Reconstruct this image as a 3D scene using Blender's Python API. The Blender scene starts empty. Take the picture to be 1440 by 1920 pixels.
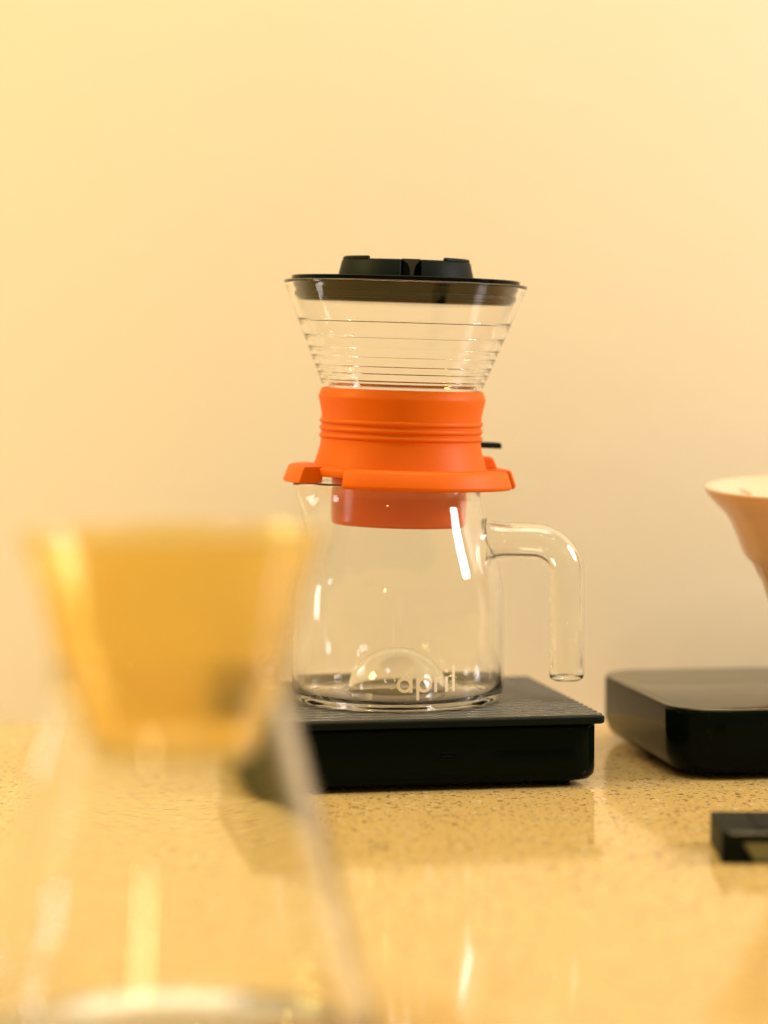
import bpy, bmesh, math, random
from mathutils import Vector, Matrix

random.seed(7)
PI = math.pi
R = math.radians
S = bpy.context.scene
COL = S.collection

# ------------------------------------------------------------------ camera
cam_d = bpy.data.cameras.new('camera')
cam = bpy.data.objects.new('camera', cam_d)
COL.objects.link(cam)
S.camera = cam
EYE = 0.2047
cam.location = (0, 0, EYE)
cam.rotation_euler = (R(90 - 3.27), 0, 0)
cam_d.sensor_fit = 'HORIZONTAL'
cam_d.sensor_width = 24.0
cam_d.lens = 85.0
cam_d.clip_start = 0.02
cam_d.clip_end = 50
cam_d.dof.use_dof = True
cam_d.dof.focus_distance = 1.285
cam_d.dof.aperture_fstop = 3.3

# ------------------------------------------------------------------ world
W = bpy.data.worlds.new('World')
S.world = W
W.use_nodes = True
bg = W.node_tree.nodes['Background']
bg.inputs['Color'].default_value = (1.0, 0.79, 0.21, 1)
bg.inputs['Strength'].default_value = 0.62

# ------------------------------------------------------------------ lamps
def area(name, loc, target, sx, sy, power, color):
    d = bpy.data.lights.new(name, 'AREA')
    d.shape = 'ELLIPSE' if name == 'front_fill' else 'RECTANGLE'; d.size = sx; d.size_y = sy
    d.energy = power; d.color = color
    o = bpy.data.objects.new(name, d); COL.objects.link(o)
    o.location = loc
    v = Vector(target) - Vector(loc)
    o.rotation_euler = v.to_track_quat('-Z', 'Y').to_euler()
    return o
def bulb(name, loc, power, color, radius=0.018):
    d = bpy.data.lights.new(name, 'POINT')
    d.energy = power; d.color = color; d.shadow_soft_size = radius
    o = bpy.data.objects.new(name, d); COL.objects.link(o)
    o.location = loc
    return o
# ceiling light over the counter, tinted cool to pale the upper wall, a whiter window on the side, small spot bulbs
area('ceiling_lamp', (0.10, 1.12, 1.55), (0.05, 1.36, 0.4), 1.4, 0.35, 13, (.66, 0.70, 1.0))
area('window_light', (1.12, 1.24, 0.60), (0.0, 1.42, 0.18), 0.20, 0.45, 14.5, (1.0, 0.91, 0.92))
area('counter_fill', (0.05, 1.16, 1.35), (0.05, 1.15, 0.0), 0.9, 0.25, 9.0, (1.0, 0.80, 0.28))  # added fill straight above, brightens the counter
area('front_fill', (-0.62, -1.20, 0.72), (0.10, 1.45, 0.0), 0.10, 0.14, 1.3, (1.0, 0.82, 0.40))  # added light on the camera side, fills low wall and streaks the flask
area('left_fill', (-1.10, 1.22, 1.00), (0.0, 1.44, 0.10), 0.25, 0.30, 17, (1.0, 0.77, 0.25))  # added side fill, evens out the wall and yellows its left
area('cone_glint', (-0.42, 1.36, 0.10), (-0.02, 1.33, 0.20), 0.055, 0.11, 0.18, (1.0, 0.95, 0.90))  # added low light, puts the white highlight on the cone glass
for bx_, by_, bz_ in ((-0.62, 0.45, 0.95), (-0.16, 0.30, 1.26), (0.27, 0.30, 1.26), (0.55, 0.55, 1.0)):
    bulb('spot_bulb', (bx_, by_, bz_), 3.2, (1.0, 0.92, 0.80), 0.026)

# ------------------------------------------------------------------ render settings
S.render.engine = 'CYCLES'
S.view_settings.view_transform = 'Standard'
S.view_settings.look = 'None'
S.view_settings.exposure = -0.35
S.view_settings.gamma = 1.0
S.cycles.use_denoising = True
S.cycles.max_bounces = 24
S.cycles.transmission_bounces = 24
S.cycles.glossy_bounces = 8
S.cycles.diffuse_bounces = 5
S.cycles.sample_clamp_indirect = 60
S.cycles.blur_glossy = 0.3

# ------------------------------------------------------------------ materials
def mat(name, color=(.8, .8, .8), rough=.5, **kw):
    m = bpy.data.materials.new(name); m.use_nodes = True
    b = m.node_tree.nodes['Principled BSDF']
    b.inputs['Base Color'].default_value = (*color, 1)
    b.inputs['Roughness'].default_value = rough
    for k, v in kw.items():
        b.inputs[k.replace('_', ' ')].default_value = v
    return m
def node(m, typ, **kw):
    n = m.node_tree.nodes.new(typ)
    for k, v in kw.items():
        setattr(n, k, v)
    return n
def link(m, a, b): m.node_tree.links.new(a, b)
def ramp(m, stops):
    n = node(m, 'ShaderNodeValToRGB')
    e = n.color_ramp.elements
    while len(e) < len(stops): e.new(0.5)
    for q, (p, c) in zip(e, stops):
        q.position = p; q.color = (*c, 1)
    return n
def bumpy(m, scale, strength, dist, detail=4):
    b = m.node_tree.nodes['Principled BSDF']
    tc = node(m, 'ShaderNodeTexCoord'); n = node(m, 'ShaderNodeTexNoise')
    n.inputs['Scale'].default_value = scale; n.inputs['Detail'].default_value = detail
    bp = node(m, 'ShaderNodeBump'); bp.inputs['Strength'].default_value = strength
    bp.inputs['Distance'].default_value = dist
    link(m, tc.outputs['Object'], n.inputs['Vector']); link(m, n.outputs['Fac'], bp.inputs['Height'])
    link(m, bp.outputs['Normal'], b.inputs['Normal'])
    return m
def smudge(m, scale, lo, hi):
    """uneven gloss: fingerprints and wipe marks"""
    b = m.node_tree.nodes['Principled BSDF']
    tc = node(m, 'ShaderNodeTexCoord'); n = node(m, 'ShaderNodeTexNoise')
    n.inputs['Scale'].default_value = scale; n.inputs['Detail'].default_value = 5
    mr = node(m, 'ShaderNodeMapRange')
    mr.inputs['From Min'].default_value = .35; mr.inputs['From Max'].default_value = .65
    mr.inputs['To Min'].default_value = lo; mr.inputs['To Max'].default_value = hi
    link(m, tc.outputs['Object'], n.inputs['Vector']); link(m, n.outputs['Fac'], mr.inputs['Value'])
    link(m, mr.outputs['Result'], b.inputs['Roughness'])
    return m

def glass(name, ior=1.47, color=(1, 1, 1), rough=0.0):
    return mat(name, color, rough, Transmission_Weight=1.0, IOR=ior)
GLASS = glass('clear_borosilicate_glass', ior=1.45, color=(.998, 1, .996))
THIN = glass('thin_clear_glass', ior=1.36)
ORANGE = bumpy(mat('orange_silicone', (.68, .118, 0), .5, Specular_IOR_Level=.18), 900, .12, .0003)
ORANGE.node_tree.nodes['Principled BSDF'].inputs['Subsurface Radius'].default_value = (1, .35, .1)
ORANGE2 = mat('orange_plastic', (.80, .085, 0), .28)
BLACK = smudge(mat('black_gloss_plastic', (.002, .004, .003), .1, Specular_IOR_Level=.04), 60, .06, .14)
BLACKM = bumpy(mat('black_matt_plastic', (.003, .006, .005), .5, Specular_IOR_Level=.08), 1500, .2, .0002)
RUBBER = bumpy(mat('black_rubber_mat', (.035, .031, .018), .24, IOR=1.7), 1200, .2, .0002)
PLATE = smudge(mat('dark_satin_plate', (.05, .047, .028),   .2, IOR=2.2), 40, .16, .22)
AMBER = mat('amber_plastic', (1.0, .83, .40), .14, Coat_Weight=.7, Coat_Roughness=.3, Transmission_Weight=.92, IOR=1.3)
CERAMIC = mat('cream_glazed_ceramic', (.70, .49, .32), .22, Subsurface_Weight=.15, Subsurface_Scale=.01)
METAL = mat('brushed_grey_metal', (.26, .25, .20), .45, Metallic=.6)
PRINT = mat('white_print', (.86, .74, .62), .5)

# quartz countertop: polished, pale tan with dark chips
QUARTZ = mat('speckled_quartz', (.5, .4, .25), .085)
def quartz():
    m = QUARTZ; b = m.node_tree.nodes['Principled BSDF']
    b.inputs['IOR'].default_value = 1.5; b.inputs['Specular IOR Level'].default_value = .27
    tc = node(m, 'ShaderNodeTexCoord')
    warp = node(m, 'ShaderNodeTexNoise'); warp.inputs['Scale'].default_value = 300; warp.inputs['Detail'].default_value = 2
    wm = node(m, 'ShaderNodeMix'); wm.data_type = 'VECTOR'; wm.inputs['Factor'].default_value = .0022
    link(m, tc.outputs['Object'], warp.inputs['Vector'])
    link(m, tc.outputs['Object'], wm.inputs['A']); link(m, warp.outputs['Color'], wm.inputs['B'])
    def chips(scale, keep, size):
        v = node(m, 'ShaderNodeTexVoronoi'); v.inputs['Scale'].default_value = scale
        link(m, wm.outputs['Result'], v.inputs['Vector'])
        sp = node(m, 'ShaderNodeSeparateColor'); link(m, v.outputs['Color'], sp.inputs['Color'])
        k = node(m, 'ShaderNodeMath', operation='GREATER_THAN'); k.inputs[1].default_value = keep
        link(m, sp.outputs['Red'], k.inputs[0])
        sz = node(m, 'ShaderNodeMath', operation='MULTIPLY'); sz.inputs[1].default_value = size
        link(m, sp.outputs['Green'], sz.inputs[0])
        d = node(m, 'ShaderNodeMath', operation='LESS_THAN'); link(m, v.outputs['Distance'], d.inputs[0]); link(m, sz.outputs[0], d.inputs[1])
        mu = node(m, 'ShaderNodeMath', operation='MULTIPLY'); link(m, k.outputs[0], mu.inputs[0]); link(m, d.outputs[0], mu.inputs[1])
        al = node(m, 'ShaderNodeMath', operation='MULTIPLY'); link(m, mu.outputs[0], al.inputs[0])
        mr = node(m, 'ShaderNodeMapRange'); mr.inputs['To Min'].default_value = .35; mr.inputs['To Max'].default_value = 1
        link(m, sp.outputs['Blue'], mr.inputs['Value']); link(m, mr.outputs['Result'], al.inputs[1])
        return al
    cloud = node(m, 'ShaderNodeTexNoise'); cloud.inputs['Scale'].default_value = 700; cloud.inputs['Detail'].default_value = 3
    link(m, tc.outputs['Object'], cloud.inputs['Vector'])
    base = ramp(m, [(.3, (.50, .335, .115)), (.7, (.645, .450, .175))])
    link(m, cloud.outputs['Fac'], base.inputs['Fac'])
    col = base.outputs['Color']
    for al, c in ((chips(270, .56, .50), (.10, .06, .028)), (chips(560, .60, .6), (.16, .10, .05)), (chips(330, .8, .5), (.72, .62, .45))):
        mx = node(m, 'ShaderNodeMix'); mx.data_type = 'RGBA'
        link(m, al.outputs[0], mx.inputs['Factor']); link(m, col, mx.inputs['A']); mx.inputs['B'].default_value = (*c, 1)
        col = mx.outputs['Result']
    link(m, col, b.inputs['Base Color'])
quartz()

WALLM = mat('cream_wall_paint', (.80, .68, .48), .75)
def wallm():
    m = WALLM; b = m.node_tree.nodes['Principled BSDF']
    tc = node(m, 'ShaderNodeTexCoord')
    n = node(m, 'ShaderNodeTexNoise'); n.inputs['Scale'].default_value = 3; n.inputs['Detail'].default_value = 4
    link(m, tc.outputs['Object'], n.inputs['Vector'])
    r = ramp(m, [(.3, (.765, .680, .560)), (.7, (.795, .710, .590))])
    link(m, n.outputs['Fac'], r.inputs['Fac']); link(m, r.outputs['Color'], b.inputs['Base Color'])
    n2 = node(m, 'ShaderNodeTexNoise'); n2.inputs['Scale'].default_value = 160; n2.inputs['Detail'].default_value = 5
    link(m, tc.outputs['Object'], n2.inputs['Vector'])
    bp = node(m, 'ShaderNodeBump'); bp.inputs['Strength'].default_value = .15; bp.inputs['Distance'].default_value = .001
    link(m, n2.outputs['Fac'], bp.inputs['Height']); link(m, bp.outputs['Normal'], b.inputs['Normal'])
wallm()

# ------------------------------------------------------------------ helpers
def tag(o, label, cat, group=None):
    o['label'] = label; o['category'] = cat
    if group: o['group'] = group
    return o
def empty(name, loc, rz=0, label=None, cat=None):
    o = bpy.data.objects.new(name, None); COL.objects.link(o)
    o.empty_display_size = .02
    o.location = loc; o.rotation_euler = (0, 0, rz)
    if label: tag(o, label, cat)
    return o
def build(name, bm, m, parent=None, smooth=True, angle=35, bevel=0, seg=2, fix=True):
    if fix: bmesh.ops.recalc_face_normals(bm, faces=bm.faces)
    me = bpy.data.meshes.new(name)
    bm.to_mesh(me); bm.free()
    me.materials.append(m)
    if smooth:
        me.polygons.foreach_set('use_smooth', [True] * len(me.polygons))
        me.set_sharp_from_angle(angle=R(angle))
    o = bpy.data.objects.new(name, me); COL.objects.link(o)
    if bevel:
        md = o.modifiers.new('bevel', 'BEVEL'); md.width = bevel; md.segments = seg
        md.limit_method = 'ANGLE'; md.angle_limit = R(40)
        md.harden_normals = False
    if parent: o.parent = parent
    return o
MM = .001
def chaikin(pts, n=2, closed=False):
    for _ in range(n):
        out = []
        L = len(pts)
        rng = range(L if closed else L - 1)
        if not closed: out.append(pts[0])
        for i in rng:
            a, b = pts[i], pts[(i + 1) % L]
            out.append(tuple(.75 * x + .25 * y for x, y in zip(a, b)))
            out.append(tuple(.25 * x + .75 * y for x, y in zip(a, b)))
        if not closed: out.append(pts[-1])
        pts = out
    return pts
def lathe(prof, seg=96, closed=False, warp=None, bm=None):
    """prof: (r, z) in mm; points with r = 0 are poles."""
    bm = bm or bmesh.new()
    rings = []
    for r, z in prof:
        if r < 1e-6:
            rings.append([bm.verts.new((0, 0, z * MM))])
        else:
            ring = []
            for i in range(seg):
                a = 2 * PI * i / seg
                rr, zz = (r, z) if warp is None else warp(r, z, a)
                ring.append(bm.verts.new((rr * math.cos(a) * MM, rr * math.sin(a) * MM, zz * MM)))
            rings.append(ring)
    n = len(rings)
    for k in range(n if closed else n - 1):
        A, B = rings[k], rings[(k + 1) % n]
        if len(A) == 1 and len(B) == 1: continue
        for i in range(seg):
            j = (i + 1) % seg
            if len(A) == 1: bm.faces.new((A[0], B[i], B[j]))
            elif len(B) == 1: bm.faces.new((A[i], B[0], A[j]))
            else: bm.faces.new((A[i], B[i], B[j], A[j]))
    return bm
def sector(prof, a0, a1, n=32, bm=None):
    """closed (r, z) outline in mm swept from a0 to a1 degrees, with end caps"""
    bm = bm or bmesh.new()
    rings = []
    for i in range(n + 1):
        a = R(a0 + (a1 - a0) * i / n)
        rings.append([bm.verts.new((r * math.cos(a) * MM, r * math.sin(a) * MM, z * MM)) for r, z in prof])
    m = len(prof)
    for i in range(n):
        for k in range(m):
            l = (k + 1) % m
            bm.faces.new((rings[i][k], rings[i][l], rings[i + 1][l], rings[i + 1][k]))
    bm.faces.new(rings[0]); bm.faces.new(rings[-1][::-1])
    return bm
def box(cx, cy, cz, sx, sy, sz, bm=None):
    bm = bm or bmesh.new()
    g = bmesh.ops.create_cube(bm, size=1)
    for v in g['verts']:
        v.co = Vector((cx + v.co.x * sx, cy + v.co.y * sy, cz + v.co.z * sz)) * MM
    return bm
def rounded_outline(sx, sy, r, n=10):
    pts = []
    for cx, cy, a in ((sx / 2 - r, sy / 2 - r, 0), (-sx / 2 + r, sy / 2 - r, 90), (-sx / 2 + r, -sy / 2 + r, 180), (sx / 2 - r, -sy / 2 + r, 270)):
        for i in range(n + 1):
            t = R(a + 90 * i / n)
            pts.append((cx + r * math.cos(t), cy + r * math.sin(t)))
    return pts
def slab(levels, n=10):
    """stack of rounded rectangles: (sx, sy, r, z) in mm, capped"""
    bm = bmesh.new(); rings = []
    for sx, sy, r, z in levels:
        rings.append([bm.verts.new((x * MM, y * MM, z * MM)) for x, y in rounded_outline(sx, sy, r, n)])
    for A, B in zip(rings, rings[1:]):
        for i in range(len(A)):
            j = (i + 1) % len(A)
            bm.faces.new((A[i], A[j], B[j], B[i]))
    bm.faces.new(rings[0][::-1]); bm.faces.new(rings[-1])
    return bm
def prism(pts, y0, y1):
    """outline in x,z (mm) extruded along y"""
    bm = bmesh.new()
    A = [bm.verts.new((x * MM, y0 * MM, z * MM)) for x, z in pts]
    B = [bm.verts.new((x * MM, y1 * MM, z * MM)) for x, z in pts]
    for i in range(len(pts)):
        j = (i + 1) % len(pts)
        bm.faces.new((A[i], A[j], B[j], B[i]))
    bm.faces.new(A[::-1]); bm.faces.new(B)
    return bm
def tube_rings(bm, path, radii, seg=32):
    """rings of a tube in the x,z plane; path of (x, z), mm"""
    rings = []
    for i, (x, z) in enumerate(path):
        a = path[max(i - 1, 0)]; b = path[min(i + 1, len(path) - 1)]
        tx, tz = b[0] - a[0], b[1] - a[1]; L = math.hypot(tx, tz); tx /= L; tz /= L
        nx, nz = -tz, tx
        ring = []
        for k in range(seg):
            t = 2 * PI * k / seg
            c, s = math.cos(t) * radii[i], math.sin(t) * radii[i]
            ring.append(bm.verts.new(((x + nx * c) * MM, s * MM, (z + nz * c) * MM)))
        rings.append(ring)
    for A, B in zip(rings, rings[1:]):
        for k in range(seg):
            l = (k + 1) % seg
            bm.faces.new((A[k], A[l], B[l], B[k]))
    return rings

# ------------------------------------------------------------------ setting
WALL_Y = 1.503
o = build('countertop', box(0, (150 + 1515) / 2, -15, 3200, 1365, 30), QUARTZ, smooth=False)
o['kind'] = 'structure'
o = build('wall', box(0, 1515 + 20, 900, 3200, 40, 1900), WALLM, smooth=False)
o['kind'] = 'structure'

# ------------------------------------------------------------------ front scale
SC = empty('coffee_scale', (.0128, 1.350, 0), R(10.2),
           'black glossy coffee scale with ribbed top mat under the glass server', 'scale')
build('body', slab([(146, 146, 12, 2.6), (152, 152, 13, 3.2), (155.5, 155.5, 14, 5.5), (156, 156, 14, 8), (156, 156, 14, 28.2),
                    (155.2, 155.2, 13.6, 29.4), (153.5, 153.5, 13, 30.0)], 14), BLACK, SC, angle=50)
for sx in (-1, 1):
    for sy in (-1, 1):
        build('foot', lathe([(0, 0), (9, 0), (9.6, .6), (9.6, 2.8), (0, 2.8)], 24), BLACKM, SC).location = (sx * .058, sy * .058, 0)
pm = build('top_mat', slab([(159, 159, 4, 30.4), (160, 160, 4, 30.9), (160, 160, 4, 33.4), (159.4, 159.4, 4, 33.8)], 6), BLACKM, SC, angle=30)
ribme = None
NR = 18
for i in range(NR):
    y = -75.2 + 150.4 * i / (NR - 1)
    if ribme is None:
        rb = build('rib', prism([(-2.6, 33.7), (-2.4, 34.8), (-2.1, 35.05), (2.1, 35.05), (2.4, 34.8), (2.6, 33.7)], -78.5, 78.5), RUBBER, pm, angle=50)
        ribme = rb.data
        ribme.transform(Matrix.Rotation(R(90), 4, 'Z'))
    else:
        rb = bpy.data.objects.new('rib', ribme); COL.objects.link(rb); rb.parent = pm
    rb.location = (0, y * MM, 0)
# charging port: a recessed slot with a raised lip, on the front
pt = build('charging_port', slab([(9.4, 3.4, 1.69, 0), (9.4, 3.4, 1.69, .25), (8.9, 2.9, 1.44, .3), (8.6, 2.6, 1.29, .05)], 8), BLACKM, SC)
pt.rotation_euler = (R(90), 0, 0); pt.location = (.0035, -.07795, .0165)
tg = build('contact_tongue', box(0, 0, .2, 6.4, .7, .35), BLACKM, pt)

# ------------------------------------------------------------------ glass server
GX, GY, GZ = .0066, 1.339, .0351
SV = empty('glass_server', (GX, GY, GZ), 0, 'clear glass coffee server with side handle and april lettering on its front', 'server')
def dome(rad, z0, zt, n=12):
    """points from the pole down a dome to r = rad"""
    return [(rad * math.sin(R(90 * i / n)), z0 + (zt - z0) * math.cos(R(90 * i / n))) for i in range(n + 1)]
outer = dome(23, 3.0, 24.0) + chaikin([(25.5, 2.2), (34, 1.4), (42, .4), (45.5, 0), (48.5, .3), (51.3, 2.4), (52.5, 6), (52.6, 18), (52.6, 40), (52.5, 52), (51.5, 60), (49.3, 69),
          (46.2, 79), (43.4, 88), (41.3, 96), (40.6, 101), (41.2, 105), (42.2, 107.2)], 2)
inner = chaikin([(40.7, 107.4), (39.6, 105), (38.7, 101), (39.4, 96), (41.5, 88), (44.3, 79), (47.4, 69), (49.6, 60), (50.6, 52), (50.7, 40), (50.7, 18), (50.5, 8),
          (48.5, 4.6), (45, 3.5), (40, 3.3), (32, 3.3), (26.5, 3.6)], 2) + dome(24.6, 4.2, 26.0)[::-1]
lip = [(41.9, 107.9), (41.4, 108.1), (41.0, 107.9)]
def spout(r, z, a):
    if z < 72: return r, z
    t = min(1, max(0, (z - 78) / 28)); t = t * t * (3 - 2 * t)
    da = (a - PI)
    g = math.exp(-(da / .26) ** 2)
    return r + 9.5 * t * g, z - .5 * t * g * (1 if z > 95 else .3)
build('body', lathe(outer + lip + inner, 128, False, spout), GLASS, SV, angle=60)
# handle: hollow glass tube, closed at its lower end
HP = [(43.5, 79.5), (46, 79.5), (52, 79.5), (60, 79.5), (67, 79.3)]
cx, cz, rb_ = 67, 63, 16.3
for i in range(1, 13):
    t = R(90 - 90 * i / 12); HP.append((cx + rb_ * math.cos(t) * 1.0, cz + rb_ * math.sin(t)))
HP += [(83.4, 52), (83.5, 40), (83.5, 28), (83.5, 18), (83.5, 13.5)]
N = len(HP)
Ro = [8.6] * N; Ro[0] = 11.0; Ro[1] = 9.6
bm = bmesh.new()
ro = tube_rings(bm, HP + [(83.5, 11.6), (83.5, 10.4)], Ro + [8.1, 6.2])
ri = tube_rings(bm, HP + [(83.5, 13.0)], [x - 1.7 for x in Ro[:N]] + [5.6])
bm.faces.new(ro[-1]); bm.faces.new(ri[-1])
for k in range(32):
    l = (k + 1) % 32
    bm.faces.new((ro[0][k], ri[0][k], ri[0][l], ro[0][l]))
hd = build('handle', bm, GLASS, SV, angle=60)
hd.rotation_euler = (0, 0, R(-4))

# lettering, wrapped on the glass
def stroke(bm, pts, w):
    L = len(pts); left = []; right = []
    for i, (x, y) in enumerate(pts):
        a = pts[max(i - 1, 0)]; b = pts[min(i + 1, L - 1)]
        tx, ty = b[0] - a[0], b[1] - a[1]; q = math.hypot(tx, ty); tx /= q; ty /= q
        left.append((x - ty * w / 2, y + tx * w / 2)); right.append((x + ty * w / 2, y - tx * w / 2))
    def put(p, rad):
        th = -PI / 2 + p[0] / 52.6
        return bm.verts.new((rad * math.cos(th) * MM, rad * math.sin(th) * MM, p[1] * MM))
    for i in range(L - 1):
        lo = [put(p, 52.68) for p in (left[i], right[i], right[i + 1], left[i + 1])]
        hi = [put(p, 52.78) for p in (left[i], right[i], right[i + 1], left[i + 1])]
        bm.faces.new(hi); bm.faces.new(lo[::-1])
        for k in range(4):
            bm.faces.new((lo[k], lo[(k + 1) % 4], hi[(k + 1) % 4], hi[k]))
def line(a, b, n=6): return [(a[0] + (b[0] - a[0]) * i / n, a[1] + (b[1] - a[1]) * i / n) for i in range(n + 1)]
def arc(cx, cy, r, a0, a1, n=28): return [(cx + r * math.cos(R(a0 + (a1 - a0) * i / n)), cy + r * math.sin(R(a0 + (a1 - a0) * i / n))) for i in range(n + 1)]
bm = bmesh.new()
X0, Y0, w, q = -.55, 9.9, 1.45, 1.02
def P(pts): return [(X0 + x * q, Y0 + y) for x, y in pts]
stroke(bm, P(arc(3.65, 3.7, 2.95, 0, 360)), w); stroke(bm, P(line((6.65, 0), (6.65, 7.3))), w)
stroke(bm, P(arc(12.9, 3.7, 2.95, 0, 360)), w); stroke(bm, P(line((9.85, -3.6), (9.85, 7.3))), w)
stroke(bm, P(line((18.5, 0), (18.5, 7.3))), w); stroke(bm, P(arc(21.0, 4.2, 2.5, 180, 75, 14)), w)
stroke(bm, P(line((24.1, 0), (24.1, 7.3))), w); stroke(bm, P(line((24.1, 9.3), (24.1, 10.9), 2)), w * 1.1)
stroke(bm, P(line((27.8, 0), (27.8, 12.4))), w)
build('lettering', bm, PRINT, SV, smooth=False)

# ------------------------------------------------------------------ immersion dripper on the server
DR = empty('immersion_dripper', (.0076, 1.339, GZ + .1062), 0, 'glass cone dripper with orange silicone collar sitting on the glass server', 'dripper')
DR.rotation_euler = (R(.3), R(1.75), 0)
collar = chaikin([(30, 4.2), (45, 4.2), (46.2, 5.0), (46.2, 8.0), (45.4, 8.7), (43.2, 8.9)], 1)
flare = chaikin([(42.6, 9.2), (41.4, 13), (40.0, 18), (39.2, 22.6), (39.2, 33), (39.8, 37), (40.9, 42.0)], 2)
col_prof = collar + flare + [(41.2, 42.9), (41.1, 43.4), (39.7, 47.0), (39.2, 47.4), (38.6, 47.2), (37.9, 46), (36.5, 40), (34, 30), (31, 16), (30, 6)]
cl = build('collar', lathe(col_prof, 128, True), ORANGE, DR, angle=40)
for z in (24.0, 27.6, 31.2):
    build('ridge', lathe([(38.6, z - 1.5), (39.6, z - 1.2), (40.2, z - .5), (40.3, z), (40.2, z + .5), (39.6, z + 1.2), (38.6, z + 1.5)], 128, True), ORANGE, cl, angle=60)
lobe = [(44.2, .2), (56.2, 0), (57.4, .7), (57.3, 1.8), (55.2, 7.9), (54.4, 8.9), (53.6, 9.15), (43.5, 9.15)]
lobeA = [(44.2, 1.2)] + [(r, max(z, 1.0)) for r, z in lobe[1:]]
for p, a0, a1 in ((lobeA, 152, 212), (lobe, 240.5, 343), (lobe, 356, 432)):
    build('flange_lobe', sector(p, a0, a1, 40), ORANGE, DR, angle=40, bevel=.0011, seg=3)
# lever seat and lever at the far side
ls = build('lever_housing', prism([(38, 9.0), (50.5, 9.0), (48.0, 14.2), (46.2, 15), (38, 15)], -7, 7), ORANGE, DR, bevel=.0008, angle=40)
ls.rotation_euler = (0, 0, R(24))
lv = build('lever', prism([(36, 19.2), (56, 18.6), (56.8, 19.2), (56.5, 21.2), (55.5, 21.7), (36, 22)], -4, 4), BLACKM, DR, bevel=.0006, angle=40)
lv.rotation_euler = (0, 0, R(30))
# inner skirt hanging in the server's neck
build('skirt', lathe([(29.8, 4.0), (29.8, -18.2), (31.4, -19.4), (32.2, -19.4), (33.0, -18.6), (33.2, -17), (33.4, 4.0)], 96, True), ORANGE2, DR, angle=40)
build('valve_plate', lathe([(0, -9), (29.7, -9), (29.7, -6.5), (0, -6.5)], 48), ORANGE2, DR)
# glass cone with rolled steps
def cone_r(z): return 37.0 + (z - 43.0) * (59.8 - 37.0) / (99.0 - 43.0)
po, pi_ = [], []
bands = [42, 46.5, 51, 54.6, 58, 62.5, 66.7, 72.4, 80.0, 97.0]
z = 42.0
while z < 97.01:
    z0 = max(b_ for b_ in bands if b_ <= z + 1e-6); z1 = min([b_ for b_ in bands if b_ > z + 1e-6] or [97.5])
    t = (z - z0) / (z1 - z0)
    bulge = .11 * 4 * t * (1 - t)
    ridge = sum(.36 * math.exp(-((z - b_) / .42) ** 2) for b_ in bands[1:-1])
    po.append((cone_r(z) + bulge + ridge, z)); pi_.append((cone_r(z) - 2.0 - bulge * .8, z))
    z += .125
cone = po + [(59.6, 98.2), (59.9, 99.0), (59.4, 99.6), (58.6, 99.7), (57.9, 99.2), (57.4, 98.2)] + pi_[::-1]
build('glass_cone', lathe(cone, 128, True), THIN, DR, angle=60)

# ------------------------------------------------------------------ lid
LID = empty('dripper_lid', (0, 0, 0), 0, 'black plastic lid with raised grip on top of the glass dripper cone', 'lid')
LID.matrix_world = Matrix.Translation(DR.location) @ DR.rotation_euler.to_matrix().to_4x4() @ Matrix.Translation((0, 0, .0886))
build('disc', lathe([(0, 1.0), (51.5, 1.0), (52.6, 1.6), (53.2, 3.2), (53.4, 5.2), (54.0, 6.4), (55.2, 8.0), (55.3, 10.6), (55.9, 11.3), (56.1, 12.0), (56.0, 12.8), (55.5, 13.2), (0, 13.2)], 128), BLACK, LID, angle=40)
build('gasket', lathe([(52.9, 2.6), (54.0, 3.0), (54.5, 4.2), (54.0, 5.4), (52.9, 5.8)], 96, True), BLACKM, LID)
ring = [(10, 13.0), (33.4, 13.0), (33.2, 13.8), (31.6, 20.8), (31.1, 21.5), (30.2, 21.7), (10, 21.7)]
gr = build('grip', sector(ring, -77, 265, 120), BLACKM, LID, angle=35, bevel=.0006)
for a in (0, 180):
    build('grip_ear', sector([(28.2, 21.5), (31.25, 21.3), (31.0, 22.6), (30.4, 23.1), (28.6, 23.1)], a - 52, a + 52, 30), BLACKM, gr, bevel=.0005)
fin = [(1.6, 13.1), (3.6, 13.1), (3.9, 16.5), (4.6, 19.0), (6.6, 21.3), (6.6, 21.95), (-2.6, 21.95), (-2.6, 21.3), (.3, 19.3), (1.3, 17.0)]
build('fin', prism(fin, -30.5, -11), mat('lid_fin_plastic', (.03, .026, .02), .4), gr, angle=50, bevel=.0003)

# ------------------------------------------------------------------ second scale
S2 = empty('coffee_scale', (.2125, 1.3975, 0), R(9.2), 'black coffee scale with smooth satin top beside the ribbed scale', 'scale')
build('body', slab([(156, 156, 22, 2.8), (162, 162, 24, 3.4), (167, 167, 26, 6.0), (169, 169, 26, 9), (171, 171, 26, 12), (171, 171, 26, 32.4), (170.6, 170.6, 25.8, 33.4), (169.8, 169.8, 25.4, 33.8)], 16), BLACK, S2, angle=50)
build('top_plate', slab([(169.6, 169.6, 25.3, 33.9), (170, 170, 25.5, 34.1), (170, 170, 25.5, 34.7), (169.6, 169.6, 25.3, 34.9)], 16), PLATE, S2, angle=50)
for sx in (-1, 1):
    for sy in (-1, 1):
        build('foot', lathe([(0, 0), (9, 0), (9.6, .6), (9.6, 3.2), (0, 3.2)], 24), BLACKM, S2).location = (sx * .055, sy * .055, 0)

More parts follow.
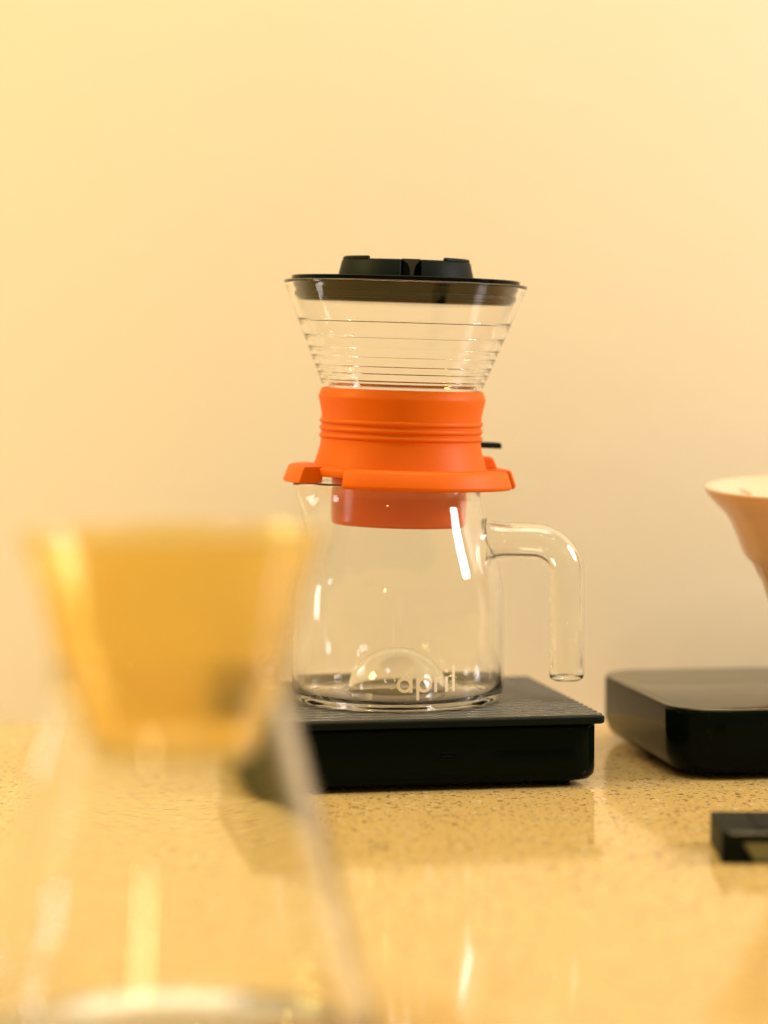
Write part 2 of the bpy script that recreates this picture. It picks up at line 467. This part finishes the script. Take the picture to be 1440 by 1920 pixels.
# small glass under the cone dripper
CX, CY = .2205, 1.390
build('tasting_glass', lathe([(0, 2.2), (16, 2.2), (18, 1.2), (18.6, 0), (20.2, 0), (20.8, 1), (21.2, 5), (22.3, 38), (22.8, 40), (22.0, 40.8), (21.0, 40.2), (20.4, 37), (19.2, 8), (17.5, 6), (0, 5.5)], 64), GLASS, angle=50)
tgl = bpy.data.objects['tasting_glass']; tgl.location = (CX, CY, .03493)
tag(tgl, 'small clear glass holding the cream cone dripper on the smooth scale', 'glass')
CD = empty('cone_dripper', (CX, CY, .0710), 0, 'cream ceramic cone dripper with flared rim above the smooth black scale', 'dripper')
CD.rotation_euler = (R(3.4), 0, 0)
out = chaikin([(13, -6), (17, 0), (20.6, 4.5), (24.0, 10), (25.6, 15.5), (28.0, 22.5), (30.5, 26.8), (35.4, 31.4), (37.6, 36), (40.5, 44), (44.4, 52.0), (50.5, 58.5), (54.5, 62.5), (56.6, 66.2)], 2)
inn = chaikin([(54.6, 66.4), (52.0, 63.6), (48, 60.2), (41.6, 53), (37.6, 44.6), (34.6, 36.8), (32.4, 32.6), (27.6, 28.2), (25.2, 23.6), (22.8, 16), (21, 10.6), (17.6, 5.6), (14, 1.4), (10.5, -4.5)], 2)
build('bowl', lathe(out + [(56.6, 67.0), (56.0, 67.6), (55.2, 67.4)] + inn, 96, True), CERAMIC, CD, angle=60)
for i in range(12):
    a = 2 * PI * i / 12 + .25
    pts = [(15.0, 2.0), (22.6, 13.5), (33.4, 33.4), (37.4, 43.5), (41.2, 52), (47.5, 59.4), (50.5, 61.8)]
    bm = bmesh.new(); prev = None
    for k, (r, z_) in enumerate(pts):
        t = a + .5 * k / 6
        c, s = math.cos(t), math.sin(t); wv = 1.0
        ring_ = [bm.verts.new(((r2 * c - w2 * s) * MM, (r2 * s + w2 * c) * MM, z2 * MM)) for r2, w2, z2 in ((r + 1, -wv, z_ - .6), (r - 1.1, 0, z_ + .9), (r + 1, wv, z_ - .6))]
        if prev:
            for m_ in range(3): bm.faces.new((prev[m_], prev[(m_ + 1) % 3], ring_[(m_ + 1) % 3], ring_[m_]))
        else: bm.faces.new(ring_)
        prev = ring_
    bm.faces.new(prev[::-1])
    build('rib', bm, CERAMIC, CD, angle=80)

# ------------------------------------------------------------------ black bracket and metal wedge at the counter's front
BK = empty('black_bracket', (.1365, 1.090, 0), R(-1.5), 'black plastic bracket with raised middle lying on the speckled counter', 'bracket')
build('bar', prism([(0, 0), (13.2, 0), (8.2, 6.6), (9.2, 7.6), (60, 7.6), (61, 6.6), (56, 0), (70, 0), (70, 11.6), (0, 11.6)], 0, 50), BLACKM, BK, bevel=.0011, seg=3, angle=40)
build('edge_glint', box(28, -.25, 11.0, 50, .9, .9), PLATE, BK, bevel=.0003)  # highlight along the front top edge, modelled as a shinier, lighter strip
build('top_pad', box(41, 25, 11.9, 52, 40, .8), BLACKM, BK, bevel=.0003)
MW = build('metal_wedge', prism([(8.4, 7.2), (13.6, .1), (52, .1), (57, 7.2)], 3, 44), METAL, angle=40, bevel=.0004)
BK.scale = (1, 1, 1.12)
MW.scale = (1, 1, 1.12)
MW.location = (.1365, 1.090, .0002); MW.rotation_euler = (0, 0, R(-1.5))
tag(MW, 'grey metal wedge showing under the raised middle of the black bracket', 'wedge')

# ------------------------------------------------------------------ foreground flask and amber dripper
FX, FY = -.0626, .800
FL = empty('glass_flask', (FX, FY, .0003), 0, 'clear conical glass flask under the amber dripper, nearest the camera', 'flask')
fo = [(0, 2.2)] + chaikin([(30, 1.6), (48, .3), (54, 0), (58, .8), (61, 3.4), (61, 7), (58.5, 16), (55.6, 26), (52.4, 37), (49.2, 48), (45.2, 62), (41.2, 76), (38.0, 87), (35.6, 97), (35.0, 104), (35.4, 109.5)], 2)
fi = chaikin([(33.4, 109.6), (32.8, 104), (33.2, 97), (35.4, 87), (38.5, 76), (42.5, 62), (46.5, 48), (49.7, 37), (52.9, 26), (55.8, 16), (57.8, 8), (56.4, 4.8), (50, 4.0), (30, 5.0)], 2) + [(0, 5.6)]
build('body', lathe(fo + [(35.3, 110.2), (34.6, 110.5), (33.9, 110.2)] + fi, 128), GLASS, FL, angle=60)
FL.scale = (1, 1, 1.035)
AD = empty('amber_dripper', (FX, FY, .0866), 0, 'translucent amber plastic dripper standing in the mouth of the glass flask', 'dripper')
ao = chaikin([(0, 0), (19, 0), (23.6, .6), (25.6, 3.5), (28.6, 14), (31.6, 23), (32.8, 26.0), (34.4, 28.6), (37.6, 44), (40.9, 55), (44.2, 63.6), (45.6, 66)], 2)
ai = chaikin([(43.8, 66.2), (42.4, 63.6), (39.1, 55), (35.8, 44), (32.2, 28.6), (30.8, 25.5), (26.8, 15), (23.8, 5), (19, 2.4), (0, 2.2)], 2)
build('cone', lathe(ao + [(45.6, 66.6), (44.8, 67.0), (44.1, 66.7)] + ai, 96), AMBER, AD, angle=60)
